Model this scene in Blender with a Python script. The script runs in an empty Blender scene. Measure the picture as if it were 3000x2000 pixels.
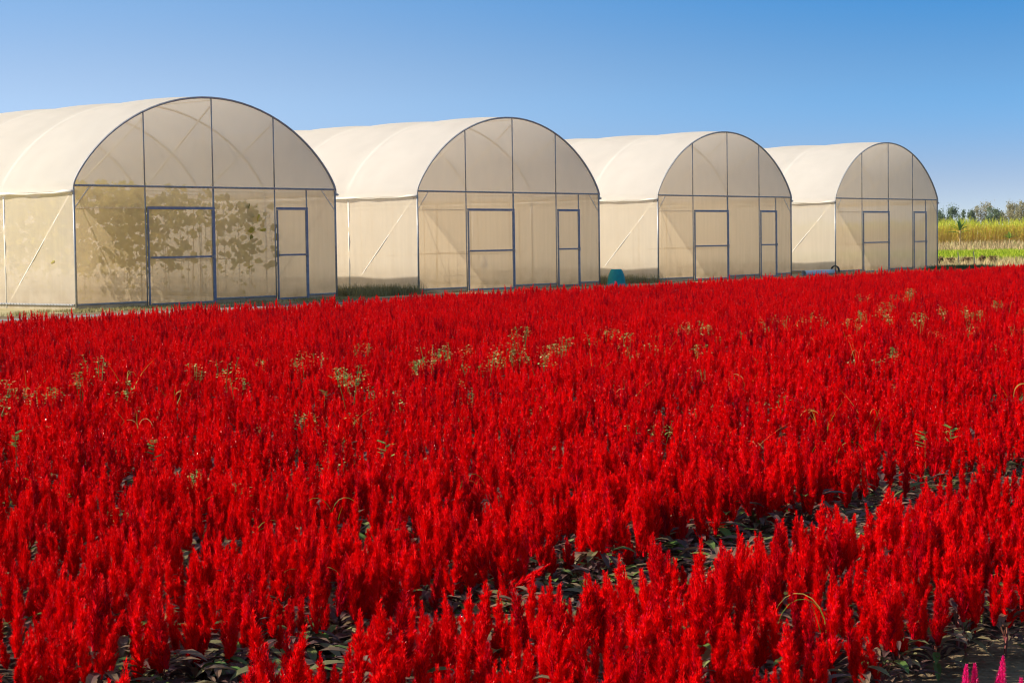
import bpy, math, random
import numpy as np
from mathutils import Matrix, Vector

rnd = random.Random(11)
D = bpy.data
scene = bpy.context.scene
COL = scene.collection

# ------------------------------------------------------------------ camera
CAM_H, PITCH, ROLL, FPX, TH = 1.501, 0.0549, 0.0143, 5414.9, 0.8877
cam_data = D.cameras.new('camera')
cam = D.objects.new('camera', cam_data)
COL.objects.link(cam)
cam.matrix_world = (Matrix.Translation((0, 0, CAM_H)) @ Matrix.Rotation(math.pi / 2 - PITCH, 4, 'X')
                    @ Matrix.Rotation(-ROLL, 4, 'Z'))
cam_data.sensor_width = 36.0
cam_data.lens = 36.0 * FPX / 3000.0
cam_data.clip_start = 0.05
cam_data.clip_end = 6000
cam_data.dof.use_dof = True
cam_data.dof.focus_distance = 11.0
cam_data.dof.aperture_fstop = 45.0
scene.camera = cam

# ------------------------------------------------------------------ sky and sun
SUN = Vector((-1.407, -0.145, 0.86)).normalized()
SUN_EL = math.asin(SUN.z)
SUN_ROT = math.atan2(SUN.x, SUN.y)
world = D.worlds.new('World')
scene.world = world
world.use_nodes = True
wt = world.node_tree
wt.nodes.clear()
wout = wt.nodes.new('ShaderNodeOutputWorld')
wbg = wt.nodes.new('ShaderNodeBackground')
sky = wt.nodes.new('ShaderNodeTexSky')
sky.sky_type = 'NISHITA'
sky.sun_disc = False
sky.sun_elevation = SUN_EL
sky.sun_rotation = SUN_ROT
sky.altitude = 0
sky.air_density = 1.0
sky.dust_density = 0.3
sky.ozone_density = 3.0
wtc = wt.nodes.new('ShaderNodeTexCoord')
wsep = wt.nodes.new('ShaderNodeSeparateXYZ')
wmul = wt.nodes.new('ShaderNodeMath'); wmul.operation = 'MULTIPLY_ADD'
wmul.inputs[1].default_value = 4.2
wmul.inputs[2].default_value = 0.06
wcmb = wt.nodes.new('ShaderNodeCombineXYZ')
wnrm = wt.nodes.new('ShaderNodeVectorMath'); wnrm.operation = 'NORMALIZE'
wt.links.new(wtc.outputs['Generated'], wsep.inputs[0])
wt.links.new(wsep.outputs[0], wcmb.inputs[0])
wt.links.new(wsep.outputs[1], wcmb.inputs[1])
wt.links.new(wsep.outputs[2], wmul.inputs[0])
wt.links.new(wmul.outputs[0], wcmb.inputs[2])
wt.links.new(wcmb.outputs[0], wnrm.inputs[0])
wt.links.new(wnrm.outputs[0], sky.inputs[0])
whsv = wt.nodes.new('ShaderNodeHueSaturation')
whsv.inputs['Saturation'].default_value = 1.02
wt.links.new(sky.outputs[0], whsv.inputs['Color'])
def wnode(t, **k):
    n = wt.nodes.new(t)
    for kk, vv in k.items(): setattr(n, kk, vv)
    return n
def wrange(src, a0, a1):
    n = wnode('ShaderNodeMapRange', interpolation_type='SMOOTHSTEP')
    n.inputs['From Min'].default_value = a0; n.inputs['From Max'].default_value = a1
    wt.links.new(src, n.inputs[0]); return n.outputs[0]
def wmix(fac, c0, c1):
    n = wnode('ShaderNodeMix', data_type='RGBA')
    wt.links.new(fac, n.inputs[0])
    for i, c in ((6, c0), (7, c1)):
        if isinstance(c, tuple): n.inputs[i].default_value = (*c, 1)
        else: wt.links.new(c, n.inputs[i])
    return n.outputs[2]
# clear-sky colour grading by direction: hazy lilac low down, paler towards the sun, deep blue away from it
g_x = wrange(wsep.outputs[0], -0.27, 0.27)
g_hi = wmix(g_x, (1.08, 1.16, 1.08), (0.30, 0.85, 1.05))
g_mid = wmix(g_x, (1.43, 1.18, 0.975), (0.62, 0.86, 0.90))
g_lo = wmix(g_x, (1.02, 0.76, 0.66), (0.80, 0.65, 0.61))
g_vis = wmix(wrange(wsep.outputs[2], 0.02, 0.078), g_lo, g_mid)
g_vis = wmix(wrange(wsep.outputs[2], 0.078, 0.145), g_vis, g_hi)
g_all = wmix(wrange(wsep.outputs[2], 0.16, 0.45), g_vis, (1.10, 0.92, 0.72))  # warm overhead gain added to warm the shaded greenhouse ends
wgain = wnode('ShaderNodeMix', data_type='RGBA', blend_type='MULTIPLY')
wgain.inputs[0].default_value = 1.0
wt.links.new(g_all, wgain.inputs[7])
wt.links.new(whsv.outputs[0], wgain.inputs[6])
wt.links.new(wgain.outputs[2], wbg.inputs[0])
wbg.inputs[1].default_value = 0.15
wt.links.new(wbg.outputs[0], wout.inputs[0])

sl = D.lights.new('sun', 'SUN')
sl.energy = 4.6
sl.angle = math.radians(0.53)
sl.color = (1.0, 0.90, 0.76)
so = D.objects.new('sun', sl)
so.rotation_euler = (-SUN).to_track_quat('-Z', 'Y').to_euler()
so.location = (-30, 0, 30)
COL.objects.link(so)

vs = scene.view_settings
vs.view_transform = 'Standard'
vs.look = 'None'
vs.exposure = 0.67
vs.gamma = 1.0
vs.use_curve_mapping = False
scene.cycles.transparent_max_bounces = 16
scene.cycles.max_bounces = 10
scene.cycles.filter_width = 1.1
scene.cycles.diffuse_bounces = 5
scene.cycles.transmission_bounces = 8

# ------------------------------------------------------------------ ground frame
DV = Vector((math.cos(TH), math.sin(TH), 0))      # along the flower rows
NV = Vector((-math.sin(TH), math.cos(TH), 0))     # towards the greenhouses
P0 = Vector((-10.2287, 43.3932, 0))
S0, U0 = P0.dot(DV), P0.dot(NV)

def su(s, u, z=0.0):
    return DV * s + NV * u + Vector((0, 0, z))

def proj(p):
    x, y, z = p[0], p[1], p[2] - CAM_H
    yc = y * math.cos(PITCH) - z * math.sin(PITCH)
    zc = z * math.cos(PITCH) + y * math.sin(PITCH)
    a, b = FPX * x / yc, -FPX * zc / yc
    c, s = math.cos(ROLL), math.sin(ROLL)
    return 1500 + a * c + b * s, 1000 - a * s + b * c

def unproj(px, py, z=0.0, dist=None):
    u, v = px - 1500, py - 1000
    c, s = math.cos(ROLL), math.sin(ROLL)
    a, b = u * c - v * s, u * s + v * c
    y2 = FPX * math.cos(PITCH) - b * math.sin(PITCH)
    z2 = -b * math.cos(PITCH) - FPX * math.sin(PITCH)
    t = dist / y2 if dist else (z - CAM_H) / z2
    return Vector((a * t, y2 * t, CAM_H + z2 * t))

# ------------------------------------------------------------------ helpers
def tag(o, label=None, cat=None, group=None, kind=None):
    if label: o['label'] = label
    if cat: o['category'] = cat
    if group: o['group'] = group
    if kind: o['kind'] = kind
    return o

def empty(name, loc=(0, 0, 0), rz=0.0, label=None, cat=None, group=None):
    o = D.objects.new(name, None)
    o.empty_display_size = 0.1
    o.location = loc
    o.rotation_euler = (0, 0, rz)
    COL.objects.link(o)
    return tag(o, label, cat, group)

class MB:
    def __init__(s):
        s.v, s.f, s.t, s.m, s.sm = [], [], [], [], []
    def add(s, vs, fs, tint=0.5, mi=0):
        b = len(s.v)
        s.v.extend([tuple(v) for v in vs])
        for f in fs:
            s.f.append([i + b for i in f]); s.t.append(tint); s.m.append(mi)
    def box(s, c, size, rz=0.0, tint=0.5, mi=0):
        cx, cy, cz = c; x, y, z = size[0] / 2, size[1] / 2, size[2] / 2
        co, si = math.cos(rz), math.sin(rz)
        vs = []
        for dz in (-z, z):
            for dx, dy in ((-x, -y), (x, -y), (x, y), (-x, y)):
                vs.append((cx + dx * co - dy * si, cy + dx * si + dy * co, cz + dz))
        s.add(vs, [(3, 2, 1, 0), (4, 5, 6, 7), (0, 1, 5, 4), (1, 2, 6, 5), (2, 3, 7, 6), (3, 0, 4, 7)], tint, mi)
    def tube(s, pts, r, n=6, tint=0.5, mi=0, caps=True):
        pts = [Vector(p) for p in pts]
        rs = r if isinstance(r, (list, tuple)) else [r] * len(pts)
        vs = []
        up0 = None
        for i, p in enumerate(pts):
            t = (pts[min(i + 1, len(pts) - 1)] - pts[max(i - 1, 0)])
            t = t.normalized() if t.length > 1e-9 else Vector((0, 0, 1))
            if up0 is None:
                up0 = Vector((0, 0, 1)) if abs(t.z) < 0.9 else Vector((0, 1, 0))
            a = (up0 - t * up0.dot(t))
            a = a.normalized() if a.length > 1e-6 else t.orthogonal().normalized()
            up0 = a
            b = t.cross(a)
            for k in range(n):
                an = 2 * math.pi * k / n
                vs.append(p + (a * math.cos(an) + b * math.sin(an)) * rs[i])
        fs = []
        for i in range(len(pts) - 1):
            for k in range(n):
                k2 = (k + 1) % n
                fs.append((i * n + k, i * n + k2, (i + 1) * n + k2, (i + 1) * n + k))
        if caps:
            fs.append(tuple(range(n - 1, -1, -1)))
            fs.append(tuple(range((len(pts) - 1) * n, len(pts) * n)))
        s.add(vs, fs, tint, mi)
    def lathe(s, prof, n=16, c=(0, 0, 0), tint=0.5):
        vs, fs = [], []
        for r, z in prof:
            for k in range(n):
                a = 2 * math.pi * k / n
                vs.append((c[0] + r * math.cos(a), c[1] + r * math.sin(a), c[2] + z))
        for i in range(len(prof) - 1):
            for k in range(n):
                k2 = (k + 1) % n
                fs.append((i * n + k, i * n + k2, (i + 1) * n + k2, (i + 1) * n + k))
        fs.append(tuple(range(n - 1, -1, -1)))
        fs.append(tuple(range((len(prof) - 1) * n, len(prof) * n)))
        s.add(vs, fs, tint)
    def mesh(s, name, mats, smooth=False):
        me = D.meshes.new(name)
        me.from_pydata(s.v, [], s.f)
        at = me.attributes.new('tint', 'FLOAT', 'FACE')
        at.data.foreach_set('value', s.t)
        for m in (mats if isinstance(mats, (list, tuple)) else [mats]):
            me.materials.append(m)
        if max(s.m or [0]) > 0:
            me.polygons.foreach_set('material_index', s.m)
        if smooth:
            me.polygons.foreach_set('use_smooth', [True] * len(me.polygons))
        me.update()
        return me
    def build(s, name, mats, parent=None, smooth=False):
        o = D.objects.new(name, s.mesh(name, mats, smooth))
        COL.objects.link(o)
        if parent: o.parent = parent
        return o

def put(name, mesh, parent=None):
    o = D.objects.new(name, mesh)
    COL.objects.link(o)
    if parent: o.parent = parent
    return o

def copy_tree(o, parent=None):
    c = o.copy()
    COL.objects.link(c)
    c.parent = parent
    for ch in [x for x in o.children]:
        copy_tree(ch, c)
    return c

# ------------------------------------------------------------------ materials
def nodes(name):
    m = D.materials.new(name)
    m.use_nodes = True
    nt = m.node_tree
    nt.nodes.clear()
    out = nt.nodes.new('ShaderNodeOutputMaterial')
    return m, nt, out

def ramp(nt, stops, fac=None):
    r = nt.nodes.new('ShaderNodeValToRGB')
    el = r.color_ramp.elements
    while len(el) < len(stops): el.new(0.5)
    for e, (p, c) in zip(el, stops):
        e.position = p; e.color = (c[0], c[1], c[2], 1)
    if fac is not None: nt.links.new(fac, r.inputs[0])
    return r

def noise(nt, scale, detail=3, coord='Object', stretch=None):
    tc = nt.nodes.new('ShaderNodeTexCoord')
    n = nt.nodes.new('ShaderNodeTexNoise')
    n.inputs['Scale'].default_value = scale
    n.inputs['Detail'].default_value = detail
    if stretch:
        mp = nt.nodes.new('ShaderNodeMapping')
        mp.inputs['Scale'].default_value = stretch
        nt.links.new(tc.outputs[coord], mp.inputs[0])
        nt.links.new(mp.outputs[0], n.inputs['Vector'])
    else:
        nt.links.new(tc.outputs[coord], n.inputs['Vector'])
    return n

def bsdf(nt, rough=0.6, metallic=0.0, spec=0.5):
    b = nt.nodes.new('ShaderNodeBsdfPrincipled')
    b.inputs['Roughness'].default_value = rough
    b.inputs['Metallic'].default_value = metallic
    b.inputs['Specular IOR Level'].default_value = spec
    return b

def simple(name, c1, c2=None, scale=6, rough=0.6, metallic=0.0, bump=0.0, spec=0.5):
    m, nt, out = nodes(name)
    b = bsdf(nt, rough, metallic, spec)
    n = noise(nt, scale, 5)
    r = ramp(nt, [(0.35, c1), (0.65, c2 or c1)], n.outputs[0])
    nt.links.new(r.outputs[0], b.inputs['Base Color'])
    if bump:
        bp = nt.nodes.new('ShaderNodeBump')
        bp.inputs['Strength'].default_value = bump
        bp.inputs['Distance'].default_value = 0.05
        nt.links.new(n.outputs[0], bp.inputs['Height'])
        nt.links.new(bp.outputs[0], b.inputs['Normal'])
    nt.links.new(b.outputs[0], out.inputs[0])
    return m

def leafy(name, stops, rough=0.55, transl=0.3, spec=0.4, jitter=0.25, tcol=(1, 1, 1), nscale=3.0):
    """thin plant tissue coloured by the face attribute 'tint', some light passes through"""
    m, nt, out = nodes(name)
    at = nt.nodes.new('ShaderNodeAttribute'); at.attribute_name = 'tint'
    oi = nt.nodes.new('ShaderNodeObjectInfo')
    n = noise(nt, nscale, 2)
    a = nt.nodes.new('ShaderNodeMath'); a.operation = 'MULTIPLY_ADD'
    nt.links.new(oi.outputs['Random'], a.inputs[0]); a.inputs[1].default_value = jitter
    nt.links.new(at.outputs['Fac'], a.inputs[2])
    a2 = nt.nodes.new('ShaderNodeMath'); a2.operation = 'MULTIPLY_ADD'
    nt.links.new(n.outputs[0], a2.inputs[0]); a2.inputs[1].default_value = jitter
    nt.links.new(a.outputs[0], a2.inputs[2])
    a3 = nt.nodes.new('ShaderNodeMath'); a3.operation = 'SUBTRACT'
    nt.links.new(a2.outputs[0], a3.inputs[0]); a3.inputs[1].default_value = jitter
    r = ramp(nt, stops, a3.outputs[0])
    b = bsdf(nt, rough, 0, spec)
    nt.links.new(r.outputs[0], b.inputs['Base Color'])
    if transl > 0:
        t = nt.nodes.new('ShaderNodeBsdfTranslucent')
        mx = nt.nodes.new('ShaderNodeMix'); mx.data_type = 'RGBA'; mx.blend_type = 'MULTIPLY'
        mx.inputs[0].default_value = 1.0
        nt.links.new(r.outputs[0], mx.inputs[6]); mx.inputs[7].default_value = (*tcol, 1)
        nt.links.new(mx.outputs[2], t.inputs[0])
        mix = nt.nodes.new('ShaderNodeMixShader'); mix.inputs[0].default_value = transl
        nt.links.new(b.outputs[0], mix.inputs[1]); nt.links.new(t.outputs[0], mix.inputs[2])
        nt.links.new(mix.outputs[0], out.inputs[0])
    else:
        nt.links.new(b.outputs[0], out.inputs[0])
    return m

def fabric(name, col, see, transl, dirt=0.0, dirt_col=(0.32, 0.22, 0.10), weave=(6, 6, 2), stain=0.0):
    """thin sheet: part of the light is scattered back, part scattered through, a share passes straight through"""
    m, nt, out = nodes(name)
    tc = nt.nodes.new('ShaderNodeTexCoord')
    n1 = noise(nt, 1.0, 4, stretch=weave)
    n2 = noise(nt, 0.7, 3)
    c1 = ramp(nt, [(0.3, tuple(x * 0.94 for x in col)), (0.7, col)], n1.outputs[0])
    colr = c1.outputs[0]
    if dirt > 0:
        sp = nt.nodes.new('ShaderNodeSeparateXYZ')
        nt.links.new(tc.outputs['Object'], sp.inputs[0])
        mr = nt.nodes.new('ShaderNodeMapRange')
        mr.inputs['From Min'].default_value = 0.9; mr.inputs['From Max'].default_value = 0.05
        mr.inputs['To Min'].default_value = 0; mr.inputs['To Max'].default_value = 1
        nt.links.new(sp.outputs[2], mr.inputs[0])
        pw = nt.nodes.new('ShaderNodeMath'); pw.operation = 'MULTIPLY'
        nt.links.new(mr.outputs[0], pw.inputs[0])
        n3 = noise(nt, 2.5, 5)
        r3 = ramp(nt, [(0.3, (0.15,) * 3), (0.75, (1,) * 3)], n3.outputs[0])
        nt.links.new(r3.outputs[0], pw.inputs[1])
        pm = nt.nodes.new('ShaderNodeMath'); pm.operation = 'MULTIPLY'; pm.inputs[1].default_value = dirt
        nt.links.new(pw.outputs[0], pm.inputs[0])
        mx = nt.nodes.new('ShaderNodeMix'); mx.data_type = 'RGBA'
        nt.links.new(pm.outputs[0], mx.inputs[0])
        nt.links.new(colr, mx.inputs[6]); mx.inputs[7].default_value = (*dirt_col, 1)
        colr = mx.outputs[2]
    dif = nt.nodes.new('ShaderNodeBsdfDiffuse')
    tra = nt.nodes.new('ShaderNodeBsdfTranslucent')
    nt.links.new(colr, dif.inputs[0]); nt.links.new(colr, tra.inputs[0])
    bp = nt.nodes.new('ShaderNodeBump')
    bp.inputs['Strength'].default_value = 0.45; bp.inputs['Distance'].default_value = 0.08
    nt.links.new(n2.outputs[0], bp.inputs['Height'])
    nt.links.new(bp.outputs[0], dif.inputs['Normal'])
    mix = nt.nodes.new('ShaderNodeMixShader'); mix.inputs[0].default_value = transl
    nt.links.new(dif.outputs[0], mix.inputs[1]); nt.links.new(tra.outputs[0], mix.inputs[2])
    tp = nt.nodes.new('ShaderNodeBsdfTransparent')
    mix2 = nt.nodes.new('ShaderNodeMixShader'); mix2.inputs[0].default_value = see
    nt.links.new(mix.outputs[0], mix2.inputs[1]); nt.links.new(tp.outputs[0], mix2.inputs[2])
    nt.links.new(mix2.outputs[0], out.inputs[0])
    return m

M = {}
M['steel'] = simple('galvanised_steel', (0.32, 0.34, 0.36), (0.42, 0.43, 0.44), 9, 0.42, 0.3)
M['lit_steel'] = simple('lit_inner_steel', (0.76, 0.75, 0.71), (0.84, 0.83, 0.79), 9, 0.5, 0.0)  # same steel as outside, colour lightened for sun through the roof
M['door_steel'] = simple('door_steel', (0.18, 0.22, 0.30), (0.25, 0.29, 0.37), 9, 0.42, 0.3)
M['roof'] = fabric('roof_film', (0.89, 0.86, 0.81), 0.05, 0.55, weave=(1.2, 1.2, 1.2))
M['gable'] = fabric('gable_film', (0.95, 0.81, 0.60), 0.42, 0.62, weave=(2, 2, 1))
M['net'] = fabric('insect_net', (0.97, 0.79, 0.54), 0.36, 0.66, dirt=0.55, weave=(9, 9, 0.6))
M['side_net'] = fabric('side_net', (0.91, 0.82, 0.67), 0.26, 0.52, dirt=0.45, weave=(9, 9, 0.6))
M['skirt'] = fabric('skirt_film', (0.55, 0.50, 0.38), 0.0, 0.2, dirt=0.6, weave=(4, 4, 4))
M['roll'] = fabric('rolled_film', (0.92, 0.88, 0.78), 0.0, 0.15, weave=(3, 3, 3))
M['bag'] = fabric('bag_plastic', (0.9, 0.9, 0.88), 0.2, 0.5)
M['bamboo'] = simple('bamboo', (0.45, 0.30, 0.12), (0.60, 0.43, 0.20), 20, 0.5)
M['teal'] = simple('teal_plastic', (0.0, 0.30, 0.31), (0.0, 0.38, 0.37), 8, 0.6)
M['pipe'] = simple('grey_pvc', (0.72, 0.76, 0.78), (0.80, 0.83, 0.84), 5, 0.4)
M['black'] = simple('black_plastic', (0.015, 0.015, 0.018), (0.03, 0.03, 0.03), 8, 0.5)
M['stick'] = simple('pale_wood', (0.55, 0.47, 0.30), (0.7, 0.6, 0.42), 30, 0.7)
M['bark'] = simple('bark', (0.12, 0.09, 0.06), (0.2, 0.16, 0.12), 12, 0.85, bump=0.5)
M['plume'] = leafy('celosia_red', [(0.0, (0.32, 0.0002, 0.016)), (0.3, (0.64, 0.0003, 0.006)), (0.62, (0.88, 0.0006, 0.0014)),
                                  (0.9, (0.93, 0.006, 0.003)), (1.0, (0.85, 0.01, 0.07))],
                   0.6, 0.12, 0.04, 0.42, nscale=14)
M['spark'] = leafy('painted_glint', [(0.0, (0.9, 0.35, 0.3)), (1.0, (1.0, 0.75, 0.65))], 0.25, 0.1, 0.8)  # pale bits painted in as sparkles of sunlight on the plumes
M['pink'] = leafy('celosia_magenta', [(0.0, (0.55, 0.002, 0.10)), (0.6, (0.88, 0.008, 0.22)), (1.0, (0.95, 0.04, 0.35))],
                  0.5, 0.35, 0.3, 0.2, nscale=14)
M['foliage'] = leafy('celosia_leaf', [(0.0, (0.04, 0.024, 0.028)), (0.35, (0.15, 0.085, 0.075)), (0.55, (0.24, 0.165, 0.10)), (0.68, (0.10, 0.15, 0.04)),
                                     (0.80, (0.11, 0.20, 0.04)), (0.95, (0.46, 0.38, 0.20))],  # beige end stop paints sunlit leaves; the rest is leaf colour
                     0.45, 0.18, 0.3, 0.15, nscale=5)
M['stem'] = simple('celosia_stem', (0.25, 0.03, 0.05), (0.16, 0.10, 0.04), 20, 0.6)
M['weed'] = leafy('weed_leaf', [(0.0, (0.05, 0.13, 0.03)), (0.4, (0.15, 0.27, 0.05)), (0.65, (0.42, 0.52, 0.12)),
                               (1.0, (0.74, 0.74, 0.36))], 0.5, 0.35, 0.4, 0.2)
M['grass_blade'] = leafy('grass_blade', [(0.0, (0.10, 0.26, 0.02)), (0.6, (0.28, 0.44, 0.04)), (0.85, (0.60, 0.50, 0.12)),
                                        (1.0, (0.72, 0.55, 0.30))], 0.5, 0.35, 0.4, 0.2)
M['vine'] = leafy('vine_leaf', [(0.0, (0.34, 0.32, 0.08)), (0.5, (0.62, 0.56, 0.12)), (1.0, (0.88, 0.74, 0.16))],
                  0.6, 0.6, 0.3, 0.15)
M['cane'] = leafy('cane_leaf', [(0.0, (0.72, 0.48, 0.24)), (0.35, (0.85, 0.66, 0.26)), (0.6, (0.80, 0.74, 0.14)),
                               (1.0, (0.56, 0.66, 0.06))], 0.7, 0.55, 0.2, 0.1, nscale=0.3)
M['rice'] = leafy('rice_leaf', [(0.0, (0.16, 0.30, 0.015)), (0.5, (0.34, 0.44, 0.02)), (1.0, (0.48, 0.50, 0.05))],
                  0.7, 0.35, 0.2, 0.1, nscale=0.1)
M['drygrass'] = leafy('dry_grass_leaf', [(0.0, (0.30, 0.24, 0.12)), (0.4, (0.55, 0.42, 0.22)), (0.8, (0.62, 0.47, 0.24)),
                                        (1.0, (0.30, 0.38, 0.10))], 0.8, 0.3, 0.2, 0.2, nscale=0.35)
M['strawgrass'] = leafy('straw_grass_leaf', [(0.0, (0.16, 0.14, 0.05)), (0.5, (0.32, 0.28, 0.12)), (1.0, (0.42, 0.38, 0.18))],
                        0.8, 0.3, 0.2, 0.2, nscale=0.6)
M['shrub'] = leafy('brown_shrub_leaf', [(0.0, (0.14, 0.10, 0.05)), (0.5, (0.32, 0.22, 0.11)), (1.0, (0.42, 0.34, 0.15))],
                   0.8, 0.5, 0.2, 0.2)
M['lowgreen'] = leafy('low_green_leaf', [(0.0, (0.03, 0.10, 0.04)), (1.0, (0.12, 0.22, 0.07))], 0.7, 0.2, 0.2, 0.2)
M['tree_g'] = leafy('tree_leaf_hazed_green', [(0.0, (0.11, 0.17, 0.12)), (0.6, (0.19, 0.26, 0.15)), (1.0, (0.32, 0.34, 0.16))],  # distance haze put into the colour: lightened, bluish greens
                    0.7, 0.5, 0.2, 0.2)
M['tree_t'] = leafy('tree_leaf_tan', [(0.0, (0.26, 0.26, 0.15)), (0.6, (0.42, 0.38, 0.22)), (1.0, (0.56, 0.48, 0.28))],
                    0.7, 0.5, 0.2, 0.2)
M['banana'] = leafy('banana_leaf', [(0.0, (0.06, 0.16, 0.03)), (0.6, (0.22, 0.36, 0.04)), (1.0, (0.55, 0.60, 0.05))],
                    0.5, 0.4, 0.4, 0.15)

def ground_mat():
    m, nt, out = nodes('field_soil')
    b = bsdf(nt, 0.95, 0, 0.2)
    n = noise(nt, 0.6, 8)
    n2 = noise(nt, 28, 6)
    r = ramp(nt, [(0.3, (0.20, 0.145, 0.085)), (0.55, (0.30, 0.22, 0.125)), (0.75, (0.36, 0.29, 0.16))], n.outputs[0])
    r2 = ramp(nt, [(0.3, (0.55,) * 3), (0.7, (1.1,) * 3)], n2.outputs[0])
    mx = nt.nodes.new('ShaderNodeMix'); mx.data_type = 'RGBA'; mx.blend_type = 'MULTIPLY'; mx.inputs[0].default_value = 1
    nt.links.new(r.outputs[0], mx.inputs[6]); nt.links.new(r2.outputs[0], mx.inputs[7])
    nt.links.new(mx.outputs[2], b.inputs['Base Color'])
    bp = nt.nodes.new('ShaderNodeBump'); bp.inputs['Strength'].default_value = 0.9; bp.inputs['Distance'].default_value = 0.03
    nt.links.new(n2.outputs[0], bp.inputs['Height']); nt.links.new(bp.outputs[0], b.inputs['Normal'])
    nt.links.new(b.outputs[0], out.inputs[0])
    return m
M['soil'] = ground_mat()
M['bed'] = simple('bed_soil', (0.045, 0.032, 0.022), (0.10, 0.07, 0.045), 30, 0.95, bump=0.8, spec=0.2)
M['track'] = simple('track_surface', (0.20, 0.23, 0.26), (0.28, 0.31, 0.34), 3, 0.8)
M['ricefloor'] = simple('paddy_floor', (0.20, 0.32, 0.02), (0.30, 0.42, 0.03), 0.3, 0.9)
M['floor'] = simple('pale_floor', (0.52, 0.42, 0.28), (0.66, 0.55, 0.38), 2, 0.9)
M['verge'] = simple('verge_earth', (0.30, 0.26, 0.12), (0.48, 0.40, 0.20), 0.8, 0.95)

# ------------------------------------------------------------------ ground sheets
def quad_su(name, s0, s1, u0, u1, z, mat, ns=1, nu=1):
    mb = MB()
    vs, fs = [], []
    for j in range(nu + 1):
        for i in range(ns + 1):
            vs.append(su(s0 + (s1 - s0) * i / ns, u0 + (u1 - u0) * j / nu, z))
    for j in range(nu):
        for i in range(ns):
            a = j * (ns + 1) + i
            fs.append((a, a + 1, a + ns + 2, a + ns + 1))
    mb.add(vs, fs)
    o = mb.build(name, mat)
    return tag(o, kind='structure')

g = MB(); g.add([(-1400, -400, 0), (1400, -400, 0), (1400, 2400, 0), (-1400, 2400, 0)], [(0, 1, 2, 3)])
tag(g.build('ground', M['soil']), kind='structure')
quad_su('bed_ground', -3, 68, 2.92, 26.8, 0.004, M['bed'])
quad_su('track', -10, 110, 31.8, 32.35, 0.004, M['track'])
quad_su('verge', -10, 200, 33.8, 62, 0.004, M['verge'])

# ------------------------------------------------------------------ greenhouses
W, ZB, ZR, ZT, ZL, ZM = 8.677, 2.92, 0.12, 5.17, 2.40, 1.19
BAY, NB = 2.7, 8
MU = [0.246, 0.4988, 0.743, 0.876]
def arch_z(x):
    h = W / 2; dx = abs(x - h)
    R = (h * h + (ZT - ZB) ** 2) / (2 * (ZT - ZB))
    zc = math.sqrt(max(R * R - dx * dx, 0)) - (R - (ZT - ZB))
    ze = (ZT - ZB) * math.sqrt(max(1 - (dx / h) ** 2, 0))
    return ZB + 0.75 * zc + 0.25 * ze
def arch_pts(n=36, y=0.0, k=1.0, dz=0.0):
    out = []
    for i in range(n + 1):
        x = W / 2 * (1 - math.cos(math.pi * i / n))
        z = arch_z(x)
        out.append((W / 2 + (x - W / 2) * k, y, ZB + (z - ZB) * k + dz))
    return out

def frame_mesh(full):
    mb = MB()
    mb.tube(arch_pts(24), 0.022 if not full else 0.024, 6)
    return mb

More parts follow.
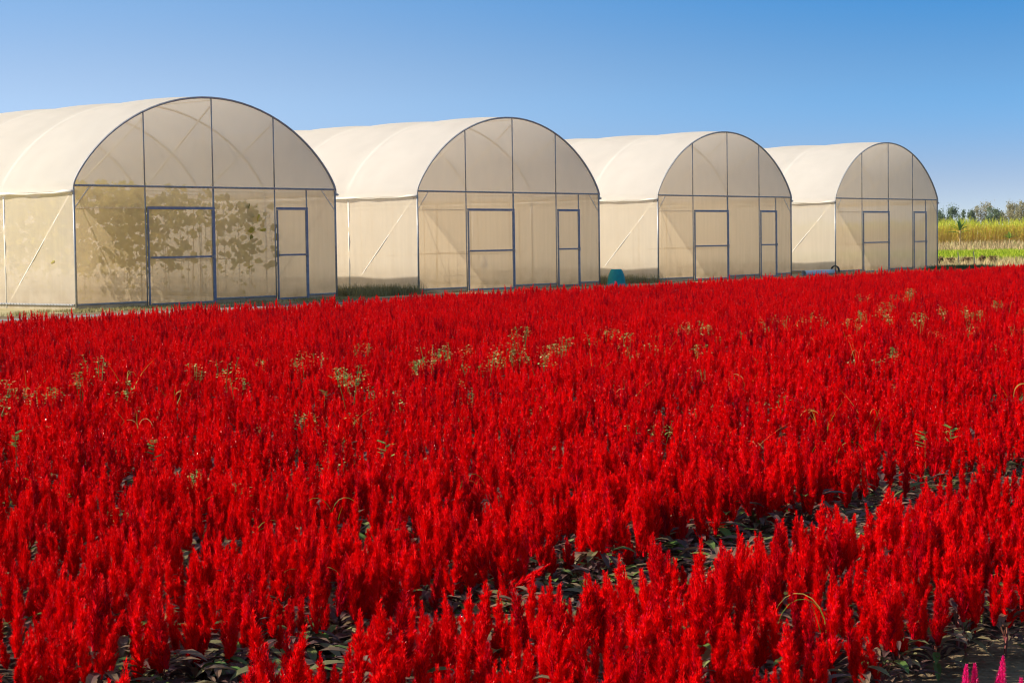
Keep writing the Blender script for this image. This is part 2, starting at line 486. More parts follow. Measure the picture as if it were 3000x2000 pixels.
def make_greenhouse():
    root = empty('greenhouse', P0, TH)
    m = MB(); m.add([(0.03, 0.03, 0.012), (W - 0.03, 0.03, 0.012), (W - 0.03, NB * BAY, 0.012), (0.03, NB * BAY, 0.012)], [(0, 1, 2, 3)])
    m.build('floor', M['floor'], root)
    A = arch_pts(40)
    m = MB(); m.tube([(x, -0.03, z) for x, y, z in A], 0.028, 8); m.build('front_arch', M['steel'], root, True)
    m = MB(); m.tube([(-0.03, -0.03, ZB), (W + 0.03, -0.03, ZB)], 0.026, 8)
    for i in range(70):   # clips of the locking profile
        m.box((0.06 + i * (W - 0.12) / 69, -0.062, ZB), (0.05, 0.012, 0.03))
    m.build('cross_beam', M['steel'], root)
    for x in (0.0, W):
        m = MB(); m.tube([(x, -0.025, 0), (x, -0.025, ZB - 0.031)], 0.028, 10); m.build('corner_post', M['steel'], root, True)
    for i, a in enumerate(MU):
        x = a * W
        if i < 3:
            m = MB(); m.tube([(x, -0.02, ZB + 0.03), (x, -0.02, arch_z(x) - 0.02)], 0.017, 8)
            m.build('gable_post', M['steel'], root, True)
        m = MB(); m.tube([(x, -0.02, 0.0), (x, -0.02, ZB - 0.031)], 0.018 if i != 1 else 0.026, 8)
        m.build('wall_post', M['steel'], root, True)
    # base rails between the doors
    for a, b in ((0, MU[0]), (MU[1], MU[2]), (MU[3], 1)):
        m = MB(); xa, xb = a * W + 0.04, b * W - 0.04
        m.tube([(xa, -0.02, ZR), (xb, -0.02, ZR)], 0.024, 6)
        n = int((xb - xa) / 0.12)
        for i in range(n): m.box((xa + 0.06 + i * 0.12, -0.048, ZR), (0.05, 0.012, 0.03))
        m.build('base_rail', M['steel'], root)
    # left bay tie and knee braces
    m = MB(); m.tube([(0.03, 0.03, ZL), (MU[0] * W - 0.02, 0.03, ZL)], 0.012, 6); m.build('tie_rail', M['lit_steel'], root)
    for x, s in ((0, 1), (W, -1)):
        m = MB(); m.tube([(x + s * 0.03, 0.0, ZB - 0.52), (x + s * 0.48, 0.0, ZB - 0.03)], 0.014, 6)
        m.build('knee_brace', M['lit_steel'], root)
    # doors
    def door(name, x0, x1, st):
        w = x1 - x0
        d = MB()
        d.box((w / 2, 0, ZL), (w - 0.04, 0.05, 0.065))
        d.box((w / 2, 0, ZM), (w - 2 * st - 0.03, 0.04, 0.045))
        d.box((w / 2, 0, 0.05), (w - 2 * st - 0.03, 0.04, 0.05))
        d.box((w - st / 2 - 0.02, 0, (ZL - 0.034) / 2 + 0.01), (st, 0.045, ZL - 0.07))
        d.box((0.02 + 0.014, 0, (ZL - 0.034) / 2 + 0.01), (0.028, 0.045, ZL - 0.07))
        o = d.build(name, M['door_steel'], root)
        o.location = (x0, -0.07, 0)
        p = MB()
        p.add([(0.05, 0.012, 0.08), (w - st - 0.02, 0.012, 0.08), (w - st - 0.02, 0.012, ZL - 0.03), (0.05, 0.012, ZL - 0.03)], [(0, 1, 2, 3)])
        p.build('door_panel', M['net'], o)
        h = MB(); h.box((w - st - 0.03, -0.035, ZM), (0.10, 0.03, 0.03)); h.box((w - st + 0.01, -0.05, ZM), (0.03, 0.03, 0.09))
        h.build('latch', M['steel'], o)
        return o
    door('wide_door', MU[0] * W, MU[1] * W, 0.085)
    door('narrow_door', MU[2] * W, MU[3] * W, 0.075)
    # gable film above the beam
    def gable(y, name, mat):
        n = 40; vs = []; fs = []
        pts = arch_pts(n, y)
        for x, _, z in pts:
            for j in range(5):
                f = j / 4
                b = 0.03 * math.sin(math.pi * f) * math.sin(math.pi * x / W)
                vs.append((x, y + b, ZB + (z - ZB) * f))
        for i in range(n):
            for j in range(4):
                a = i * 5 + j
                fs.append((a, a + 5, a + 6, a + 1))
        m = MB(); m.add(vs, fs); return m.build(name, mat, root, True)
    gable(0.0, 'gable_film', M['gable'])
    gable(NB * BAY, 'back_gable_film', M['gable'])
    def wall_sheet(name, p, q, z0, z1, mat, nrm, nx=14, nz=8, amp=0.015):
        p, q = Vector(p), Vector(q); nrm = Vector(nrm); vs = []; fs = []
        rr = random.Random(5)
        for i in range(nx + 1):
            for j in range(nz + 1):
                e = 1.0 if 0 < i < nx and 0 < j < nz else 0.0
                o = nrm * (amp * rr.uniform(-1, 1) * e)
                b = p.lerp(q, i / nx) + o
                vs.append((b.x, b.y, z0 + (z1 - z0) * j / nz))
        for i in range(nx):
            for j in range(nz):
                a = i * (nz + 1) + j
                fs.append((a, a + nz + 1, a + nz + 2, a + 1))
        m = MB(); m.add(vs, fs); return m.build(name, mat, root, True)
    NY = (0, 1, 0); NX = (1, 0, 0)
    for a, b in ((0, MU[0]), (MU[1], MU[2]), (MU[3], 1)):
        wall_sheet('front_net', (a * W, 0, 0), (b * W, 0, 0), ZR, ZB, M['net'], NY)
        wall_sheet('front_skirt', (a * W, -0.004, 0), (b * W, -0.004, 0), 0, ZR, M['skirt'], NY, 4, 1)
    for a, b in ((MU[0], MU[1]), (MU[2], MU[3])):
        wall_sheet('transom_net', (a * W, 0, 0), (b * W, 0, 0), ZL + 0.03, ZB, M['net'], NY, 8, 3)
    L = NB * BAY
    wall_sheet('back_net', (0, L, 0), (W, L, 0), 0, ZB, M['net'], NY)
    for x in (0, W):
        wall_sheet('side_net', (x, 0, 0), (x, L, 0), ZR, ZB - 0.02, M['side_net'], NX, 48, 8, 0.02)
        m = MB(); m.add([(x, 0, 0), (x, L, 0), (x, L, ZR), (x, 0, ZR)], [(0, 1, 2, 3)]); m.build('side_skirt', M['skirt'], root)
        m = MB(); sx = -0.03 if x == 0 else 0.03
        m.tube([(x + sx, 0.02, ZR), (x + sx, L, ZR)], 0.022, 6)
        for i in range(int(L / 0.12)): m.box((x + sx * 1.9, 0.08 + i * 0.12, ZR), (0.012, 0.05, 0.03))
        m.build('side_rail', M['steel'], root)
        for (y0, y1) in ((0.05, BAY), (L - 0.05, L - BAY)):
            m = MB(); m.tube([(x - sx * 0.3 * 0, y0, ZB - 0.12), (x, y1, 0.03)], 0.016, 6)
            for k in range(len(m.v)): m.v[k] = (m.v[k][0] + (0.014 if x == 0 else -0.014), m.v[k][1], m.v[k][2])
            m.build('side_brace', M['lit_steel'], root)
    # roof film, puffed between the hoops
    nA, nY = 40, NB * 8
    vs, fs = [], []
    ylist = [-0.06] + [L * j / nY for j in range(1, nY)] + [L + 0.06]
    for j, y in enumerate(ylist):
        ph = (max(0, min(L, y)) / BAY) % 1.0
        puff = 0.115 * (math.sin(math.pi * ph) ** 0.85 if ph > 0 else 0)
        k = 1.0 + (0.030 + puff * (0.75 + 0.5 * rnd.random() * 0.3)) / (W / 2)
        P = arch_pts(nA, y, k, 0.0)
        x0 = P[0]; x1 = P[-1]
        P = [(x0[0] - 0.02, y, ZB - 0.13)] + P + [(x1[0] + 0.02, y, ZB - 0.13)]
        vs += P
    n = nA + 3
    for j in range(nY):
        for i in range(n - 1):
            a = j * n + i
            fs.append((a, a + 1, a + n + 1, a + n))
    m = MB(); m.add(vs, fs); m.build('roof_film', M['roof'], root, True)
    for sgn, x in ((-1, -0.075), (1, W + 0.075)):
        pts = []
        for j in range(0, nY + 1):
            y = -0.07 + (L + 0.1) * j / nY
            pts.append((x + 0.012 * math.sin(j * 1.3), y, ZB - 0.135 - 0.02 * math.sin(math.pi * ((y / BAY) % 1)) + 0.008 * math.sin(j * 2.1)))
        m = MB(); m.tube(pts, [0.03 + 0.010 * abs(math.sin(j * 0.9)) for j in range(nY + 1)], 8)
        m.build('eave_roll', M['roll'], root, True)
    # inner frames
    hoop = MB(); hoop.tube(arch_pts(24, 0, 0.995), 0.030, 6); hoop_me = hoop.mesh('hoop', M['lit_steel'], True)
    tie = MB(); tie.tube([(0.03, 0, ZB), (W - 0.03, 0, ZB)], 0.018, 6); tie_me = tie.mesh('tie_beam', M['lit_steel'])
    post = MB(); post.tube([(0, 0, 0), (0, 0, ZB)], 0.026, 8); post_me = post.mesh('side_post', M['lit_steel'], True)
    for j in range(1, NB + 1):
        y = j * BAY - (0.03 if j == NB else 0)
        o = put('hoop', hoop_me, root); o.location = (0, y, 0)
        o = put('tie_beam', tie_me, root); o.location = (0, y, 0)
        for x in (0.012, W - 0.012):
            o = put('side_post', post_me, root); o.location = (x, y, 0)
    for a in MU[:3]:
        x = a * W; zt = arch_z(x)
        m = MB(); m.tube([(x, BAY, ZB + 0.01), (x, BAY, zt - 0.04)], 0.016, 6); m.build('king_post', M['lit_steel'], root)
        m = MB(); m.tube([(x, 0.04, ZB + (zt - ZB) * 0.9), (x, BAY - 0.03, ZB + 0.02)], 0.025, 6); m.build('gable_brace', M['lit_steel'], root)
    for x in (W / 2,):
        m = MB(); m.tube([(x, 0.05, ZT - 0.06), (x, L - 0.05, ZT - 0.06)], 0.016, 6); m.build('ridge_purlin', M['lit_steel'], root)
    return root

gh0 = make_greenhouse()
GH_LABELS = ['leftmost and nearest cream greenhouse, green vines showing through its netting',
             'second cream greenhouse from the left, a white bag hanging behind its wide door',
             'third cream greenhouse from the left, standing between the teal tub and the grey pipes',
             'rightmost and farthest cream greenhouse, standing beside the open yellow fields']
houses = [gh0] + [copy_tree(gh0) for _ in range(3)]
for k, h in enumerate(houses):
    h.location = P0 + DV * (12.0 * k)
    tag(h, GH_LABELS[k], 'greenhouse', 'row of cream arched greenhouses')

def gl(k, x, y, z=0.0):
    return P0 + DV * (12.0 * k + x) + NV * y + Vector((0, 0, z))

# ------------------------------------------------------------------ leaves
def leaf(mb, base, dirv, length, width, droop=0.4, tint=0.5, seg=3, fold=0.25, mi=0):
    d = Vector(dirv).normalized()
    side = d.cross(Vector((0, 0, 1)))
    side = side.normalized() if side.length > 1e-4 else Vector((1, 0, 0))
    p = Vector(base); rows = []
    prof = [0.15, 0.9, 0.8, 0.0] if seg == 3 else [0.1, 0.75, 1.0, 0.7, 0.0]
    for i in range(seg + 1):
        w = width * 0.5 * prof[i]
        up = side.cross(d).normalized()
        rows.append((p - side * w + up * (w * fold), p.copy(), p + side * w + up * (w * fold)))
        p = p + d * (length / seg)
        d = (d + Vector((0, 0, -droop / seg))).normalized()
    vs = []; fs = []
    for i, r in enumerate(rows[:-1]): vs += list(r)
    vs.append(rows[-1][1])
    for i in range(seg - 1):
        a = i * 3
        fs += [(a, a + 1, a + 4, a + 3), (a + 1, a + 2, a + 5, a + 4)]
    a = (seg - 1) * 3
    fs += [(a, a + 1, a + 3), (a + 1, a + 2, a + 3)]
    mb.add(vs, fs, tint, mi)

def blade(mb, base, h, w, az, lean, tint, seg=3, curl=1.0, mi=0):
    dx, dy = math.cos(az), math.sin(az)
    sx, sy = -dy * w / 2, dx * w / 2
    vs = []
    for i in range(seg + 1):
        t = i / seg
        o = lean * h * (t ** (1 + curl))
        z = h * (t - 0.28 * abs(lean) * t * t * (1 if lean < 2 else 2))
        k = (1 - t) ** 0.7
        cx, cy = base[0] + dx * o, base[1] + dy * o
        if i < seg:
            vs += [(cx - sx * k, cy - sy * k, base[2] + z), (cx + sx * k, cy + sy * k, base[2] + z)]
        else:
            vs.append((cx, cy, base[2] + z))
    fs = [(2 * i, 2 * i + 1, 2 * i + 3, 2 * i + 2) for i in range(seg - 1)]
    fs.append((2 * seg - 2, 2 * seg - 1, 2 * seg))
    mb.add(vs, fs, tint, mi)

# ------------------------------------------------------------------ celosia
def spike(mb, base, d, length, rad, nb, rr, bl, bw, tint0, core=5):
    """one feather of a plume: a tapering core bristling with small bracts"""
    d = Vector(d).normalized()
    p = Vector(base); pts = []; dirs = []
    seg = 5
    for i in range(seg + 1):
        pts.append(p.copy()); dirs.append(d.copy())
        p = p + d * (length / seg)
        d = (d + Vector((0, 0, 0.16)) + Vector((rr.uniform(-.06, .06), rr.uniform(-.06, .06), 0))).normalized()
    rs = [rad * x for x in (0.35, 0.48, 0.42, 0.30, 0.15, 0.02)]
    mb.tube(pts, rs, core, tint0 * 0.6, caps=False)
    for _ in range(nb):
        t = rr.random() ** 0.85
        f = t * seg; i = min(int(f), seg - 1)
        c = pts[i].lerp(pts[i + 1], f - i); dd = dirs[i]
        a = dd.orthogonal().normalized(); b = dd.cross(a)
        an = rr.uniform(0, 2 * math.pi)
        o = a * math.cos(an) + b * math.sin(an)
        env = (math.sin(math.pi * min(1, 0.22 + 0.78 * t)) ** 0.7) * 0.9 + 0.08
        r0 = rad * env * 0.55
        q = c + o * r0
        up = dd * rr.uniform(0.7, 1.5) + o * rr.uniform(0.35, 0.95)
        L = bl * rr.uniform(0.6, 1.35) * (0.65 + 0.5 * env)
        tip = q + up.normalized() * L
        sd = dd.cross(o).normalized() * (bw * 0.5)
        tt = max(0.0, min(1.0, tint0 + rr.gauss(0, 0.13)))
        mb.add([q - sd, q + sd, tip], [(0, 1, 2)], tt, 0)
        if rr.random() < 0.012:  # painted glint on a few bract tips
            mb.add([tip - sd * 0.5, tip + sd * 0.5, tip + up.normalized() * bw], [(0, 1, 2)], rr.random(), 1)

def plume(mb, base, h, r, rr, detail=1.0, lean=(0, 0), tint0=None):
    """conical feathery head: a pointed leader and many short upswept side feathers, longest near the base"""
    t0 = rr.uniform(0.34, 0.66) if tint0 is None else tint0
    bl, bw = (0.0140, 0.0031) if detail >= 1 else (0.017, 0.0056)
    main = Vector((lean[0] + rr.uniform(-.09, .09), lean[1] + rr.uniform(-.09, .09), 1)).normalized()
    spike(mb, base, main, h, r * 0.46, int(320 * detail), rr, bl, bw, t0 + 0.03)
    ns = rr.randint(15, 19) if detail >= 1 else rr.randint(7, 9)
    for k in range(ns):
        an = 2.4 * k + rr.uniform(-.5, .5)
        t = 0.01 + 0.72 * (k + rr.random()) / ns
        q = Vector(base) + main * (h * t) + Vector((math.cos(an), math.sin(an), 0)) * r * 0.10
        out = rr.uniform(0.30, 0.95) * (1.0 - 0.5 * t)
        d = Vector((math.cos(an) * out, math.sin(an) * out, 1.0))
        L = (h * 0.25 * (1.0 - t) ** 1.2 + h * 0.035) * rr.uniform(0.65, 1.35)
        spike(mb, q, d, L, r * rr.uniform(0.20, 0.30), int(62 * detail * (0.6 + L / 0.07 * 0.5)), rr, bl, bw, t0 + rr.uniform(-.14, .14), 4)

def foliage(mb, rr, n, spread=1.0, rise=0.15, size=1.0, mi=0):
    for i in range(n):
        an = rr.uniform(0, 2 * math.pi); z = rr.uniform(0.03, rise)
        el = rr.uniform(-0.15, 0.75)
        L = rr.uniform(0.06, 0.125) * size
        ro = rr.uniform(0.01, 0.05)
        t = rr.random()
        tint = 0.12 + 0.5 * t if rr.random() < 0.78 else rr.uniform(0.6, 1.0)
        leaf(mb, (math.cos(an) * ro, math.sin(an) * ro, z), (math.cos(an), math.sin(an), el), L, L * rr.uniform(0.26, 0.36),
             rr.uniform(0.5, 1.5), tint, 4, 0.3, mi)

rp = random.Random(3)
PLUMES = []
for i in range(9):
    mb = MB(); plume(mb, (0, 0, 0), rp.uniform(0.165, 0.235), rp.uniform(0.036, 0.046), rp)
    PLUMES.append(mb.mesh('plume', [M['plume'], M['spark']]))
SMALL = []
for i in range(5):
    mb = MB(); plume(mb, (0, 0, 0), rp.uniform(0.09, 0.13), rp.uniform(0.020, 0.027), rp, 1.0)
    SMALL.append(mb.mesh('plume', [M['plume'], M['spark']]))
FOL = []
for i in range(7):
    mb = MB(); foliage(mb, rp, 30, rise=0.17, size=1.1)
    FOL.append(mb.mesh('foliage', M['foliage']))
STEM = []
for i in range(3):
    mb = MB(); mb.tube([(0, 0, 0), (0.004, 0, 0.07), (0, 0.003, 0.13)], [0.007, 0.006, 0.005], 5)
    for k in range(4):
        an = rp.uniform(0, 6.28)
        mb.tube([(0, 0, 0.05 + 0.02 * k), (math.cos(an) * 0.03, math.sin(an) * 0.03, 0.13)], 0.0035, 4)
    STEM.append(mb.mesh('stem', M['stem']))

# planting positions
def bed_rows():
    rows = [2.80, 3.02, 3.25, 3.49, 3.72, 3.94]
    u = 4.60
    while u < 26.7:
        for k in range(6):
            if u + k * 0.222 < 26.7: rows.append(u + k * 0.222)
        u += 1.58
    return rows
plants = []
rq = random.Random(21)
for u in bed_rows():
    s = -4.0
    while s < 75:
        s += rq.uniform(0.155, 0.225)
        uu = u + rq.gauss(0, 0.028)
        p = su(s, uu)
        if p.y < 1.5 or abs(p.x) > 0.30 * p.y + 1.6: continue
        if p.y > 66 or uu > min(26.7, 24.9 + max(0, s - 18) * 0.075): continue
        n1 = math.sin(s * 1.9 + u * 2.3) + math.sin(s * 0.7 - u * 1.1 + 1.3) + math.sin(s * 4.1 + u * 3.7)
        if u == 3.94 and rq.random() < 0.55: continue
        if u < 4 and rq.random() > 0.02: n1 = -1
        if rq.random() < 0.05 + 0.045 * max(0, n1): continue
        if 33.4 < s < 36.8 and 18.3 < uu < 19.5 and rq.random() < 0.8: continue
        sc = 1.0 + 0.05 * n1 + rq.gauss(0, 0.10 if u < 8 else 0.13)
        if u == 3.94: sc *= 0.88
        if u < 4.0: sc *= 1.02
        plants.append((p.x, p.y, max(0.7, min(1.35, sc)), rq.uniform(0, 6.28), s, uu))

vis = []
for i, (x, y, sc, rz, s, u) in enumerate(plants):
    px, py = proj((x, y, 0.38 * sc)); bx, by = proj((x, y, 0.12))
    if -40 < px < 3040 and py < 1990 and by > 600:
        vis.append((x * x + y * y, i))
vis.sort()
near = set(i for _, i in vis[:298])

def make_plant(rr):
    root = empty('celosia_plant')
    f = put('foliage', rr.choice(FOL), root); f.rotation_euler = (0, 0, rr.uniform(0, 6.28)); f.scale = (1, 1, rr.uniform(0.9, 1.2))
    st = put('stem', rr.choice(STEM), root); st.rotation_euler = (0, 0, rr.uniform(0, 6.28))
    n = rr.randint(4, 6)
    for k in range(n):
        o = put('plume', rr.choice(PLUMES), root)
        an = 2 * math.pi * (k + rr.random() * 0.7) / n; ro = rr.uniform(0.04, 0.09) if k else 0.01
        o.location = (math.cos(an) * ro, math.sin(an) * ro, rr.uniform(0.10, 0.19))
        s = rr.uniform(0.80, 1.12)
        o.scale = (s * rr.uniform(0.9, 1.15), s * rr.uniform(0.9, 1.15), s)
        o.rotation_euler = (math.sin(an) * -rr.uniform(0, 0.16), math.cos(an) * rr.uniform(0, 0.16), rr.uniform(0, 6.28))
    for k in range(rr.randint(1, 3)):
        o = put('plume', rr.choice(SMALL), root)
        an = rr.uniform(0, 6.28); ro = rr.uniform(0.06, 0.10)
        o.location = (math.cos(an) * ro, math.sin(an) * ro, rr.uniform(0.10, 0.16))
        o.rotation_euler = (-math.sin(an) * 0.25, math.cos(an) * 0.25, rr.uniform(0, 6.28))
        s = rr.uniform(0.8, 1.15); o.scale = (s, s, s)
    return root

rv = random.Random(8)
protos = [make_plant(rv) for _ in range(10)]
used = [False] * 10
for i in sorted(near):
    x, y, sc, rz, s, u = plants[i]
    k = rv.randrange(10)
    if not used[k]:
        o = protos[k]; used[k] = True
    else:
        o = copy_tree(protos[k])
    o.location = (x, y, 0.004)
    o.rotation_euler = (rv.gauss(0, 0.05), rv.gauss(0, 0.05), rz)
    o.scale = (sc, sc, sc)
    px, _ = proj((x, y, 0.3))
    if u < 4.4: lab, grp = 'red feathery celosia in the nearest flower bed along the bottom of the picture', 'red celosias in the nearest bed'
    elif u < 6.1: lab, grp = 'red feathery celosia in the second flower bed, just behind the leafy gap', 'red celosias in the second bed'
    else: lab, grp = 'red feathery celosia in the third flower bed from the front', 'red celosias in the third bed'
    tag(o, lab, 'flower', grp)
for k in range(10):
    if not used[k]:
        for c in list(protos[k].children): D.objects.remove(c)
        D.objects.remove(protos[k])

# the rest of the field: one object, instanced on points
FIELD_V = []
rf = random.Random(17)
for v in range(18):
    mb = MB()
    n = rf.randint(4, 5)
    for k in range(n):
        an = 2 * math.pi * (k + rf.random() * 0.7) / n; ro = rf.uniform(0.04, 0.10)
        plume(mb, (math.cos(an) * ro, math.sin(an) * ro, rf.uniform(0.09, 0.20)), rf.uniform(0.14, 0.23), rf.uniform(0.030, 0.040), rf,
              0.55, (math.cos(an) * 0.1, math.sin(an) * 0.1))
    for k in range(1):
        an = rf.uniform(0, 6.28)
        plume(mb, (math.cos(an) * 0.09, math.sin(an) * 0.09, 0.11), rf.uniform(0.10, 0.15), 0.02, rf, 0.4, (math.cos(an) * 0.25, math.sin(an) * 0.25))
    mb.m = [1 if m == 1 else 0 for m in mb.m]
    foliage(mb, rf, 15, rise=0.17, size=1.25, mi=2)
    me = mb.mesh('celosia', [M['plume'], M['spark'], M['foliage']])
    FIELD_V.append(D.objects.new('celosia_variant', me))

def instancer(name, pts, variants, label, cat):
    """pts: (x, y, z, scale, rz, tx, ty)"""
    me = D.meshes.new(name)
    me.from_pydata([(p[0], p[1], p[2]) for p in pts], [], [])
    a = me.attributes.new('rot', 'FLOAT_VECTOR', 'POINT')
    a.data.foreach_set('vector', [c for p in pts for c in (p[5], p[6], p[4])])
    a = me.attributes.new('scl', 'FLOAT', 'POINT'); a.data.foreach_set('value', [p[3] for p in pts])
    rr = random.Random(4)
    a = me.attributes.new('idx', 'INT', 'POINT'); a.data.foreach_set('value', [rr.randrange(len(variants)) for _ in pts])
    o = D.objects.new(name, me); COL.objects.link(o)
    ng = D.node_groups.new(name, 'GeometryNodeTree')
    ng.interface.new_socket('Geometry', in_out='INPUT', socket_type='NodeSocketGeometry')
    ng.interface.new_socket('Geometry', in_out='OUTPUT', socket_type='NodeSocketGeometry')
    gi = ng.nodes.new('NodeGroupInput'); go = ng.nodes.new('NodeGroupOutput')
    iop = ng.nodes.new('GeometryNodeInstanceOnPoints')
    iop.inputs['Pick Instance'].default_value = True
    gi2 = ng.nodes.new('GeometryNodeGeometryToInstance')
    for vv in reversed(variants):
        oi = ng.nodes.new('GeometryNodeObjectInfo')
        oi.inputs['Object'].default_value = vv
        oi.inputs['As Instance'].default_value = True
        ng.links.new(oi.outputs['Geometry'], gi2.inputs[0])
    def attr(nm, typ):
        n = ng.nodes.new('GeometryNodeInputNamedAttribute'); n.data_type = typ; n.inputs['Name'].default_value = nm
        return [s for s in n.outputs if s.enabled and s.name == 'Attribute'][0]
    ng.links.new(gi.outputs[0], iop.inputs['Points'])
    ng.links.new(gi2.outputs[0], iop.inputs['Instance'])
    ng.links.new(attr('idx', 'INT'), iop.inputs['Instance Index'])
    e = ng.nodes.new('FunctionNodeEulerToRotation')
    ng.links.new(attr('rot', 'FLOAT_VECTOR'), e.inputs[0])
    ng.links.new(e.outputs[0], iop.inputs['Rotation'])
    ng.links.new(attr('scl', 'FLOAT'), iop.inputs['Scale'])
    ng.links.new(iop.outputs[0], go.inputs[0])
    md = o.modifiers.new('scatter', 'NODES'); md.node_group = ng
    return tag(o, label, cat, kind='stuff')

field_pts = []
for i, (x, y, sc, rz, s, u) in enumerate(plants):
    if i in near: continue
    field_pts.append((x, y, 0.004, sc * rf.uniform(0.93, 1.07), rz, rf.gauss(0, 0.05), rf.gauss(0, 0.05)))
instancer('celosia_field', field_pts, FIELD_V, 'field of red feathery celosias stretching back to the greenhouses', 'flower field')

# arching and fallen plumes that stand out
def odd(px, py, h, label, poses):
    p = unproj(px, py, h)
    root = empty('celosia_plant', (p.x, p.y, 0.004), 0, label, 'flower')
    rr = random.Random(int(px))
    for (dx, dy, z, ax, ay, sc) in poses:
        o = put('plume', rr.choice(PLUMES), root)
        o.location = (dx, dy, z); o.rotation_euler = (ax, ay, 0); o.scale = (sc, sc, sc)
    put('foliage', rr.choice(FOL), root)
    put('stem', rr.choice(STEM), root)
odd(1500, 1755, 0.16, 'red celosia with one plume flopped over sideways into the leafy gap', [(0, 0, 0.13, 0.2, 1.35, 1.0), (-0.02, 0.03, 0.12, -0.3, -0.2, 0.8)])
odd(1470, 1670, 0.24, 'red celosia whose plume leans steeply over the leafy gap', [(0, 0, 0.14, 0, 1.0, 1.0), (-0.02, 0.02, 0.13, 0, 0.4, 0.9), (0, 0.02, 0.13, -.1, -0.2, 0.9)])
# low leaves carpeting the gaps between the beds
LV = []
for v in range(6):
    mb = MB(); foliage(mb, rf, 26, rise=0.13, size=1.15)
    LV.append(D.objects.new('leaf_variant', mb.mesh('leaves', M['foliage'])))
lp = []
for (ua, ub, n) in ((3.88, 4.6, 700), (6.02, 6.2, 200), (7.55, 7.75, 200)):
    for _ in range(n):
        s_ = rf.uniform(0.5, 13); u_ = rf.uniform(ua, ub); p = su(s_, u_)
        if p.y > 2 and abs(p.x) < 0.3 * p.y + 1.2: lp.append((p.x, p.y, 0.0, rf.uniform(0.7, 1.15), rf.uniform(0, 6.28), rf.gauss(0, .1), rf.gauss(0, .1)))
instancer('bed_foliage', lp, LV, 'dark purple and green celosia leaves filling the gaps between the flower beds', 'leaves')

# magenta celosias in the lower right corner
def pink_plant(tips, label):
    b = unproj(tips[0][0], tips[0][1], tips[0][2])
    root = empty('pink_celosia', (b.x, b.y, 0.002), 0, label, 'flower')
    for (px, py, hz) in tips:
        p = unproj(px, py, hz)
        dist_n = (p.x - b.x, p.y - b.y)
        mb = MB(); rr = random.Random(int(px))
        spike(mb, (0, 0, 0), (0.03, 0.0, 1), 0.20, 0.022, 900, rr, 0.008, 0.0032, 0.65, 8)
        for k in range(6):
            an = rr.uniform(0, 6.28)
            spike(mb, (math.cos(an) * 0.006, math.sin(an) * 0.006, rr.uniform(0, 0.05)), (math.cos(an) * 0.5, math.sin(an) * 0.5, 1), 0.06, 0.012, 200, rr, 0.008, 0.003, 0.5, 6)
        o = mb.build('plume', [M['pink'], M['spark']], root)
        o.location = (dist_n[0], dist_n[1], hz - 0.20)
        m = MB(); m.tube([(0, 0, 0), (dist_n[0] * 0.7, dist_n[1] * 0.7, 0.08), (dist_n[0], dist_n[1], hz - 0.19)], 0.005, 5); m.build('stem', M['stem'], root)
    f = put('foliage', rp.choice(FOL), root)
pink_plant([(2821, 1948, 0.33), (2849, 1944, 0.33)], 'magenta celosia with two slim spikes at the bottom right, left of the other')
pink_plant([(2930, 1926, 0.34), (2914, 1966, 0.31), (2986, 1988, 0.31)], 'tallest magenta celosia spike in the bottom right corner beside the bare soil')

# ------------------------------------------------------------------ weeds
def leafy_weed(rr, h, n):
    mb = MB()
    for b in range(rr.randint(2, 4)):
        an = rr.uniform(0, 6.28); ln = rr.uniform(0.05, 0.35)
        top = Vector((math.cos(an) * ln * h, math.sin(an) * ln * h, h * rr.uniform(0.8, 1.0)))
        mb.tube([(0, 0, 0), top * 0.5 + Vector((0, 0, 0.03)), top], 0.0025, 4, 0.3)
        for k in range(n):
            t = rr.uniform(0.70, 1.0)
            q = top * t + Vector((rr.gauss(0, 0.02), rr.gauss(0, 0.02), rr.gauss(0, 0.015)))
            a2 = rr.uniform(0, 6.28)
            leaf(mb, q, (math.cos(a2), math.sin(a2), rr.uniform(-0.1, 0.8)), rr.uniform(0.020, 0.032), rr.uniform(0.014, 0.022), 0.4,
                 min(1, max(0, rr.gauss(0.60, 0.22))), 3, 0.2)
    return mb

def grass_tuft(rr, h, n, arch=1.0):
    mb = MB()
    for k in range(n):
        az = rr.uniform(0, 6.28); lean = rr.uniform(0.1, 0.75) * arch
        blade(mb, (rr.gauss(0, 0.01), rr.gauss(0, 0.01), 0), h * rr.uniform(0.7, 1.15), rr.uniform(0.005, 0.009), az, lean, rr.uniform(0.1, 0.85), 8, 1.2)
    for k in range(2):   # wiry seed stalk
        az = rr.uniform(0, 6.28)
        pts = []
        R = h * rr.uniform(0.10, 0.18)
        for i in range(9):
            t = i / 8 * math.pi * 0.85
            pts.append((math.cos(az) * R * (1 - math.cos(t)), math.sin(az) * R * (1 - math.cos(t)), h * 0.55 + R * math.sin(t) * 1.1))
        pts = [(0, 0, 0)] + pts
        mb.tube(pts, 0.0014, 4, 0.85)
    return mb

rw = random.Random(31)
WV = [leafy_weed(rw, rw.uniform(0.37, 0.45), 16).mesh('leafy_weed', M['weed']) for _ in range(7)]
GV = [grass_tuft(rw, rw.uniform(0.44, 0.56), rw.randint(4, 8)).mesh('grass_tuft', M['grass_blade']) for _ in range(7)]

def place_weed(me, name, p, sc, label, cat, group, zr=None):
    o = put(name, me)
    o.location = (p.x, p.y, 0.0)
    o.rotation_euler = (0, 0, rw.uniform(0, 6.28) if zr is None else zr)
    o.scale = (sc, sc, sc)
    return tag(o, label, cat, group)

